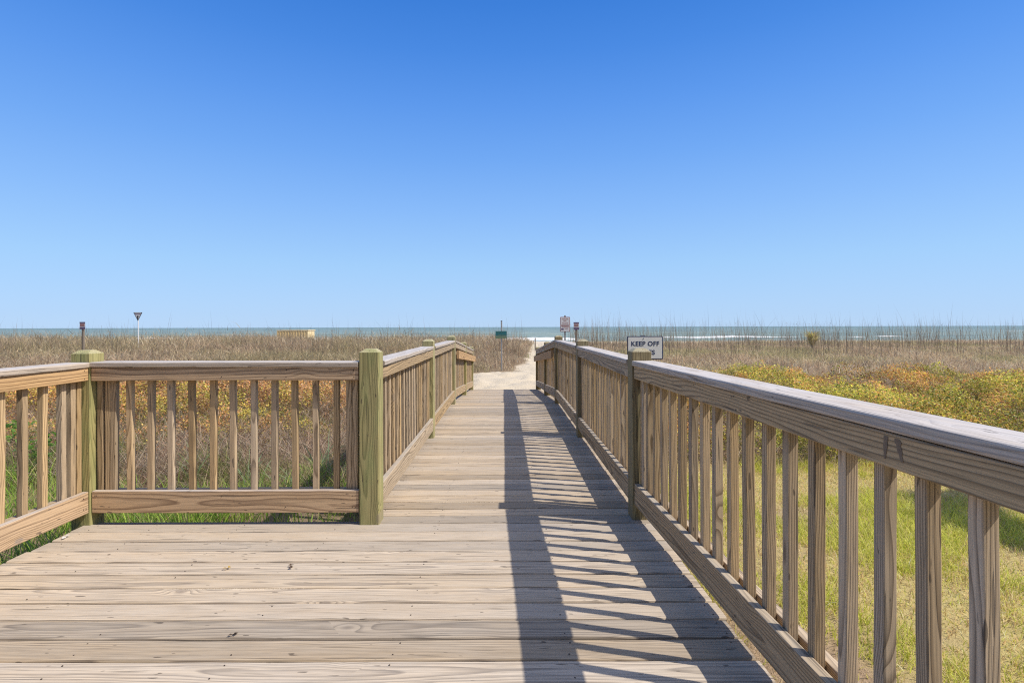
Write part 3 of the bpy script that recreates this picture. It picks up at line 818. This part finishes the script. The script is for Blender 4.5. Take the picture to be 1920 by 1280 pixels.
# ------------------------------------------------------------------ yucca on the far dune (right)
def yucca():
    Y = 34.0; X = (1523 - 945) / 1000 * Y; z = float(ground(X, Y)) - .02
    root = empty('yucca', (X, Y, z)); tag(root, 'small spiky yucca standing above the dune grass on the right', 'yucca')
    MB().cyl(0, 0, 0, .7, .07, 10, .06).build('trunk', M['grey_post'], root)
    n = 240; az = rng.uniform(0, 6.28, n)
    P = np.stack([np.cos(az) * .03, np.sin(az) * .03, rng.uniform(.35, .85, n)], -1)
    c = pick([(.46, .46, .14), (.56, .50, .18), (.60, .48, .24)], n)
    blades('crown', P, rng.uniform(.45, .80, n), rng.uniform(.04, .06, n), rng.uniform(.1, 1.1, n), az, c, c * 1.1, M['green'], 3, .4, parent=root)
yucca()

# off to the right: the palmetto whose fronds shade the lawn
def palm():
    X, Y = 6.75, 3.95; z = float(ground(X, Y))
    root = empty('palmetto_palm', (X, Y, z)); tag(root, 'cabbage palmetto on the lawn right of the boardwalk', 'palm tree')
    m = MB(); m.cyl(0, 0, -.1, 2.5, .17, 14, .13, dx=.05); m.build('trunk', M['grey_post'], root)
    Vv = []; Ff = []; Cc = []
    for k in range(17):
        az = k * 2.4 + random.uniform(-.2, .2); el = random.uniform(-.3, 1.1)
        d = Vector((math.cos(az) * math.cos(el), math.sin(az) * math.cos(el), math.sin(el)))
        o = Vector((.05, 0, 2.5)); tip = o + d * random.uniform(.55, .8)
        s = d.cross(Vector((0, 0, 1))).normalized(); up = s.cross(d)
        b = len(Vv); Vv += [o + s * .012, o - s * .012, tip]; Ff.append((b, b + 1, b + 2)); Cc += [(.2, .25, .09)] * 3
        for j in range(22):
            a = (j / 21 - .5) * 3.6
            e = d * math.cos(a) + s * math.sin(a)
            L = random.uniform(.45, .62) * (1 - .2 * abs(a) / 1.8)
            mid = tip + e * L * .5 + up * .03; en = tip + e * L - Vector((0, 0, .10))
            q = e.cross(up).normalized() * .017
            b = len(Vv); Vv += [tip, mid + q, en, mid - q]; Ff += [(b, b + 1, b + 2), (b, b + 2, b + 3)]
            cc = (.11, .18, .05); Cc += [cc] * 4
    np_mesh('fronds', np.array([tuple(v) for v in Vv]), np.array(Ff), M['green'], np.array(Cc), parent=root)
palm()

# ------------------------------------------------------------------ signs
def text_mesh(txt, size, mat, parent, loc, name='lettering', bold=.012):
    cu = bpy.data.curves.new('lettering', 'FONT'); cu.body = txt; cu.size = size; cu.align_x = 'CENTER'; cu.align_y = 'CENTER'
    cu.extrude = .0008; cu.offset = bold * size; cu.space_character = 1.06
    tmp = bpy.data.objects.new('tmp', cu); col.objects.link(tmp)
    dg = bpy.context.evaluated_depsgraph_get()
    me = bpy.data.meshes.new_from_object(tmp.evaluated_get(dg)); bpy.data.objects.remove(tmp); bpy.data.curves.remove(cu)
    me.materials.clear(); me.materials.append(mat)
    o = bpy.data.objects.new(name, me); col.objects.link(o); o.parent = parent
    o.location = loc; o.rotation_euler = (math.pi / 2, 0, 0); return o
def rrect(x0, x1, z0, z1, r, k=4):
    pts = []
    for (cx, cz, a0) in ((x1 - r, z0 + r, -90), (x1 - r, z1 - r, 0), (x0 + r, z1 - r, 90), (x0 + r, z0 + r, 180)):
        for i in range(k + 1):
            a = math.radians(a0 + 90 * i / k); pts.append((cx + r * math.cos(a), cz + r * math.sin(a)))
    return pts
def uchannel(px, z0, z1, root, mat='galv', w=.03, y=.03):
    m = MB(); m.box(px - w, px + w, y - .002, y + .002, z0, z1); m.box(px - w, px - w + .004, y + .002, y + .03, z0, z1); m.box(px + w - .004, px + w, y + .002, y + .03, z0, z1)
    return m.build('sign_post', M[mat], root)
def at(px, Y): return (px - 945) / 1000 * Y
def zat(py, Y, px=945): return 1.25 - (py - (612.7 - (px - 945) * .0026)) / 1000 * Y

# KEEP OFF DUNES
Y = 6.9; X = at(1209.5, Y); zt = zat(630, Y, 1209); zb = zat(673.5, Y, 1209); w = 67 / 1000 * Y
gz0 = float(ground(X, Y)); root = empty('warning_sign', (X, Y, 0)); tag(root, 'white sign reading KEEP OFF DUNES with navy border, half hidden by the near right post', 'sign')
cz = (zt + zb) / 2; hh = (zt - zb)
MB().prism(rrect(-w / 2, w / 2, zb, zt, .012), 0, .004).build('border', M['navy'], root)
MB().prism(rrect(-w / 2 + .012, w / 2 - .012, zb + .012, zt - .012, .008), -.0025, -.0002).build('sign_panel', M['sign_white'], root)
text_mesh('KEEP OFF', .083, M['navy'], root, (0, -.0035, zt - hh * .335), bold=.022)
text_mesh('DUNES', .083, M['navy'], root, (-0.012, -.0035, zt - hh * .71), bold=.022)
uchannel(-.02, gz0 - .2, zt + .012, root)
for z_ in (zt - .03, zb + .03):
    m = MB(); V8 = [(.008 * math.cos(a) - .02, -.006, z_ + .008 * math.sin(a)) for a in [i * math.pi / 4 for i in range(8)]]
    m.prism([(v[0], v[2]) for v in V8], -.006, -.002); m.build('bolt', M['galv'], root)

def print_lines(root, mat, x0, x1, rows, y=-.004, name='print'):
    m = MB()
    for (z, h, a, b) in rows:
        xx = x0 + (x1 - x0) * a; xe = x0 + (x1 - x0) * b
        while xx < xe:
            L = random.uniform(.02, .05); m.box(xx, min(xx + L, xe), y, y + .0018, z - h / 2, z + h / 2); xx += L + .012
    return m.build(name, mat, root)
# tall regulation sign
Y = 24.0; px = 1059.5; X = at(px, Y); w = 18.5 / 1000 * Y; zt = zat(594, Y, px); zb = zat(622, Y, px)
root = empty('regulation_sign', (X, Y, 0)); tag(root, 'tall white notice with brown border and lines of print, above the railing at the ramp', 'sign')
MB().prism(rrect(-w / 2, w / 2, zb, zt, .04), 0, .005).build('border', M['red'], root)
MB().prism(rrect(-w / 2 + .022, w / 2 - .022, zb + .022, zt - .022, .03), -.004, -.0004).build('sign_panel', M['sign_white'], root)
hs = zt - zb
print_lines(root, M['red'], -w / 2 + .05, w / 2 - .05, [(zt - hs * f, .028, a, b) for f, a, b in ((.15, .1, .9), (.26, .3, .7), (.42, .1, .9), (.52, 0, 1), (.60, 0, 1), (.68, .1, .95), (.78, .45, .9))], y=-.0068)
MB().box(-w / 2 + .05, -w / 2 + .16, -.0068, -.0045, zb + .09, zb + .16).build('print', M['purple'], root)
uchannel(0, float(ground(X, Y)) - .2, zt + .07, root, w=.035)
# small regulation signs on square posts
def small_sign(px, Y, wpx, y0, y1, label):
    X = at(px, Y); w = wpx / 1000 * Y; zt = zat(y0, Y, px); zb = zat(y1, Y, px); hs = zt - zb
    root = empty('small_notice', (X, Y, 0)); tag(root, label, 'sign')
    MB().box(-w / 2, w / 2, 0, .006, zb, zt).build('sign_panel', M['sign_white'], root)
    MB().box(-w / 2 - .002, w / 2 + .002, -.004, -.001, zt - hs * .16, zt + .002).build('top_band', M['purple'], root)
    MB().box(-w / 2 - .002, w / 2 + .002, -.004, -.001, zb - .002, zb + hs * .30).build('bottom_band', M['purple'], root)
    print_lines(root, M['red'], -w / 2 + .03, w / 2 - .03, [(zt - hs * f, .03, 0, 1) for f in (.26, .36, .46, .56)], y=-.004)
    MB().box(-.045, .045, .008, .098, float(ground(X, Y)) - .2, zb + hs * .5).build('sign_post', M['grey_post'], root)
small_sign(1080.5, 29.0, 10, 604, 618, 'small purple and white notice on a wooden post, just right of the tall notice')
small_sign(154.5, 28.0, 10.5, 603.5, 617, 'small purple and white notice on a wooden post, far left in the dune grass')
# triangular sign
Y = 33.0; px = 258.5; X = at(px, Y); zt = zat(585.5, Y, px); zb = zat(602, Y, px); w = 17 / 1000 * Y
root = empty('triangular_sign', (X, Y, 0)); tag(root, 'white downward-pointing triangular sign on a thin white pole in the dunes', 'sign')
MB().prism([(0, zb), (w / 2, zt), (-w / 2, zt)], 0, .006).build('border', M['black'], root)
MB().prism([(0, zb + .07), (w / 2 - .055, zt - .03), (-w / 2 + .055, zt - .03)], -.005, -.0005).build('sign_panel', M['sign_white'], root)
MB().prism([(.055 * math.cos(a), zt - .26 + .055 * math.sin(a)) for a in [i * math.pi / 5 for i in range(10)]], -.009, -.0055).build('emblem', M['black'], root)
MB().prism([(-.02, zb + .1), (.02, zb + .1), (.035, zt - .32), (-.035, zt - .32)], -.009, -.0055).build('emblem', M['black'], root)
MB().box(-w / 2 + .1, w / 2 - .1, -.008, -.0055, zt - .12, zt - .08).build('print', M['purple'], root)
MB().cyl(0, .035, float(ground(X, Y)) - .3, zb + .35, .028, 10).build('sign_post', M['sign_white'], root)
# teal sign on tall pole
Y = 20.35; px = 939.5; X = at(px, Y); w = 21 / 1000 * Y; zt = zat(620.5, Y, px); zb = zat(634.5, Y, px); ztp = zat(602, Y, px)
root = empty('beach_access_sign', (X, Y, 0)); tag(root, 'teal sign low on a tall grey pole at the end of the sand path', 'sign')
MB().box(-w / 2, w / 2, 0, .006, zb + .1, zt).build('sign_panel', M['teal'], root)
MB().box(-w / 2, w / 2, 0, .006, zb, zb + .098).build('lower_band', M['teal_low'], root)
print_lines(root, M['teal_low'], -w / 2 + .04, w / 2 - .04, [(zt - .05, .016, 0, .8), (zb + .14, .018, .1, 1)], y=-.003)
m = MB(); m.cyl(.015, .05, float(ground(X, Y)) - .3, ztp, .026, 12); m.build('sign_post', M['galv'], root)
MB().cyl(.015, .05, ztp, ztp + .02, .03, 12).build('pole_cap', M['black'], root)
# lone path post
Y = 38.0; X = at(1003.5, Y); 
tag(MB().cyl(X, Y, float(ground(X, Y)) - .2, zat(633.5, Y), .045, 10, .04).build('path_post', M['grey_post']), 'short dark wooden post beside the sandy path to the beach', 'post')
# beach shed
Y = 60.0; x0 = at(519, Y); x1 = at(576.5, Y); d = 2.2; zt = zat(618.5, Y, 550)
gzs = float(ground(x0, Y)) - .4
root = empty('beach_shed', ((x0 + x1) / 2, Y, 0)); tag(root, 'tan wooden beach equipment shed behind the dune grass, sea beyond', 'shed')
hw = (x1 - x0) / 2
MB().box(-hw, hw, 0, d, gzs, zt - .12).build('wall', M['shed'], root)
m = MB()
for k in range(12):
    xk = -hw + .02 + k * (2 * hw - .1) / 11; m.box(xk, xk + .07, -.03, -.002, gzs, zt - .13)
m.build('batten', M['shed'], root)
MB().box(hw + .003, hw + .04, -.03, d - .1, gzs, zt - .14).build('side_panel', M['shed_light'], root)
MB().box(-hw - .03, hw + .10, -.04, d + .05, zt - .10, zt).build('roof', M['shed_light'], root)
MB().box(hw + .045, hw + .10, d * .35, d * .85, gzs + .4, zt - .5).build('door', M['shed_light'], root)

# small litter lying on the planks
def leaf_bit(px, py, s, colr, name, label, cat, group=None):
    Yb = 1250 / (py - 613 + (px - 945) * .0026); Xb = at(px, Yb)
    n = 4; P = np.stack([rng.normal(0, s * .2, n), rng.normal(0, s * .2, n), np.full(n, .004)], -1)
    o = leaves(name, P, np.full(n, s), np.tile(np.array(colr), (n, 1)), M['leaf'], flat=3, aspect=.5)
    o.location = (Xb, Yb, .004); tag(o, label, cat, group)
leaf_bit(546, 1063, .025, (.10, .06, .04), 'dry_leaf', 'dark curled leaf on the platform in front of the end railing', 'leaf')
leaf_bit(426, 1067, .022, (.6, .42, .12), 'dry_leaf', 'yellow leaf fragment lying on the platform planks', 'leaf')
leaf_bit(437, 1194, .022, (.12, .09, .07), 'dry_leaf', 'small brown leaf in a plank gap low on the platform', 'leaf')
leaf_bit(122, 1009, .035, (.8, .8, .8), 'paper_scrap', 'small white scrap near the corner post on the platform', 'litter')

# ------------------------------------------------------------------ sun and sky
sun_dir = Vector((-0.80, 0.205, -1.0)).normalized()
el = math.asin(-sun_dir.z); az = math.atan2(-sun_dir.x, -sun_dir.y)      # azimuth from +Y towards +X
L = bpy.data.lights.new('sun', 'SUN'); L.energy = 4.9; L.angle = math.radians(0.53); L.color = (1.0, 0.92, 0.80)
lo = bpy.data.objects.new('sun', L); col.objects.link(lo)
lo.rotation_euler = sun_dir.to_track_quat('-Z', 'Y').to_euler(); lo.location = (8, -4, 10)

wd = bpy.data.worlds.new('World'); sc.world = wd; wd.use_nodes = True
nt = wd.node_tree; nt.nodes.clear()
ow = nt.nodes.new('ShaderNodeOutputWorld'); bg = nt.nodes.new('ShaderNodeBackground')
sky = nt.nodes.new('ShaderNodeTexSky'); sky.sky_type = 'NISHITA'; sky.sun_disc = False
sky.sun_elevation = el; sky.sun_rotation = az; sky.air_density = 1.0; sky.dust_density = 0.4; sky.ozone_density = 2.0
def lin(v): v /= 255; return v / 12.92 if v <= .04045 else ((v + .055) / 1.055) ** 2.4
# clear coastal sky: the Nishita sky graded by elevation to this day's colour within the view
SINS = [0.0, .022, .1114, .2087, .2985, .381, .457, .520, .75, 1.0]
TGT = [(186, 215, 246), (181, 213, 247), (163, 207, 251), (138, 188, 250), (114, 170, 244), (94, 154, 237), (75, 139, 227), (62, 128, 218), (112, 142, 192), (126, 148, 186)]  # last two stops, above the view, are set for shadow fill
RAW = [(194, 191, 167), (197, 198, 177), (159, 185, 201), (130, 159, 190), (113, 141, 176), (103, 130, 167), (97, 123, 160), (93, 118, 155), (90, 114, 150), (96, 122, 158)]
tc = nt.nodes.new('ShaderNodeTexCoord'); sp = nt.nodes.new('ShaderNodeSeparateXYZ')
nt.links.new(tc.outputs['Generated'], sp.inputs[0])
def wr(cols):
    nd = nt.nodes.new('ShaderNodeValToRGB'); cr = nd.color_ramp
    while len(cr.elements) > 1: cr.elements.remove(cr.elements[-1])
    for i, (p, c) in enumerate(zip(SINS, cols)):
        e = cr.elements[0] if i == 0 else cr.elements.new(p)
        e.position = p; e.color = (*c, 1)
    nt.links.new(sp.outputs[2], nd.inputs[0]); return nd.outputs[0]
ratio = wr([tuple(lin(t_) / lin(r_) / 4 for t_, r_ in zip(T_, R_)) for T_, R_ in zip(TGT, RAW)])
flat = wr([tuple(lin(t_) for t_ in T_) for T_ in TGT])
def mixn(mode, fac, a_, b_):
    m_ = nt.nodes.new('ShaderNodeMix'); m_.data_type = 'RGBA'; m_.blend_type = mode; m_.inputs[0].default_value = fac
    nt.links.new(a_, m_.inputs[6]); nt.links.new(b_, m_.inputs[7]); return m_.outputs[2]
graded = mixn('MULTIPLY', 1.0, sky.outputs[0], ratio)            # x 4 x 0.10
vm = nt.nodes.new('ShaderNodeVectorMath'); vm.operation = 'SCALE'; vm.inputs[3].default_value = .4
nt.links.new(graded, vm.inputs[0])
bg.inputs[1].default_value = 1.0
base_sky = mixn('MIX', .88, vm.outputs[0], flat)
# aureole: warm glow added around the unseen sun to fill the shadows
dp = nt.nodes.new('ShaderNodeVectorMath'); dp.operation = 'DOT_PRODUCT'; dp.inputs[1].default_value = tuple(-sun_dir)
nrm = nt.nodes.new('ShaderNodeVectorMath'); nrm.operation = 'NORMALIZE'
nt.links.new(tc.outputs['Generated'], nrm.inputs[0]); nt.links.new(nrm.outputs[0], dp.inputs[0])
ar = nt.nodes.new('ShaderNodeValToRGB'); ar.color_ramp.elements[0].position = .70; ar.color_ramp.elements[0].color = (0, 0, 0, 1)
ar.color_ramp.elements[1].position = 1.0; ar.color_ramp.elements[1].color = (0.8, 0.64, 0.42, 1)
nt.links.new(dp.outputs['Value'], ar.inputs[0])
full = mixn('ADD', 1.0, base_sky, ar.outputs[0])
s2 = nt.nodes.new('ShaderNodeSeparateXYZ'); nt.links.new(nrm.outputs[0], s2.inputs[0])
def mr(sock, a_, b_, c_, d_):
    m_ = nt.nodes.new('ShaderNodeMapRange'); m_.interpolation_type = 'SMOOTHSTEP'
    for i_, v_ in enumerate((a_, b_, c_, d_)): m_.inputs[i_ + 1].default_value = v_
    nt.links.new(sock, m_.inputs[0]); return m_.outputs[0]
mm = nt.nodes.new('ShaderNodeMath'); mm.operation = 'MULTIPLY'      # low sky behind the camera darkened to cut the fill light
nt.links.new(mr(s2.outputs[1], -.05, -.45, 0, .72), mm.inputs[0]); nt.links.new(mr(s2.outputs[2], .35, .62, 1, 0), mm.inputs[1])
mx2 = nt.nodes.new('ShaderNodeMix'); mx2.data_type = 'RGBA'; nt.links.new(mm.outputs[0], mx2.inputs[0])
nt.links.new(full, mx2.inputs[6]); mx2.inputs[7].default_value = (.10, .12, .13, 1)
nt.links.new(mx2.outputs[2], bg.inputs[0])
nt.links.new(bg.outputs[0], ow.inputs[0])

# ------------------------------------------------------------------ camera
cd = bpy.data.cameras.new('camera'); cam = bpy.data.objects.new('camera', cd); col.objects.link(cam)
cd.sensor_width = 36; cd.lens = 18.75; cd.shift_x = 15 / 1920; cd.shift_y = -27.3 / 1920
cd.clip_start = .05; cd.clip_end = 20000
cam.location = (0, 0, 1.25)
cam.rotation_euler = (Matrix.Rotation(math.pi / 2, 4, 'X') @ Matrix.Rotation(math.radians(-.15), 4, 'Z')).to_euler()
sc.camera = cam
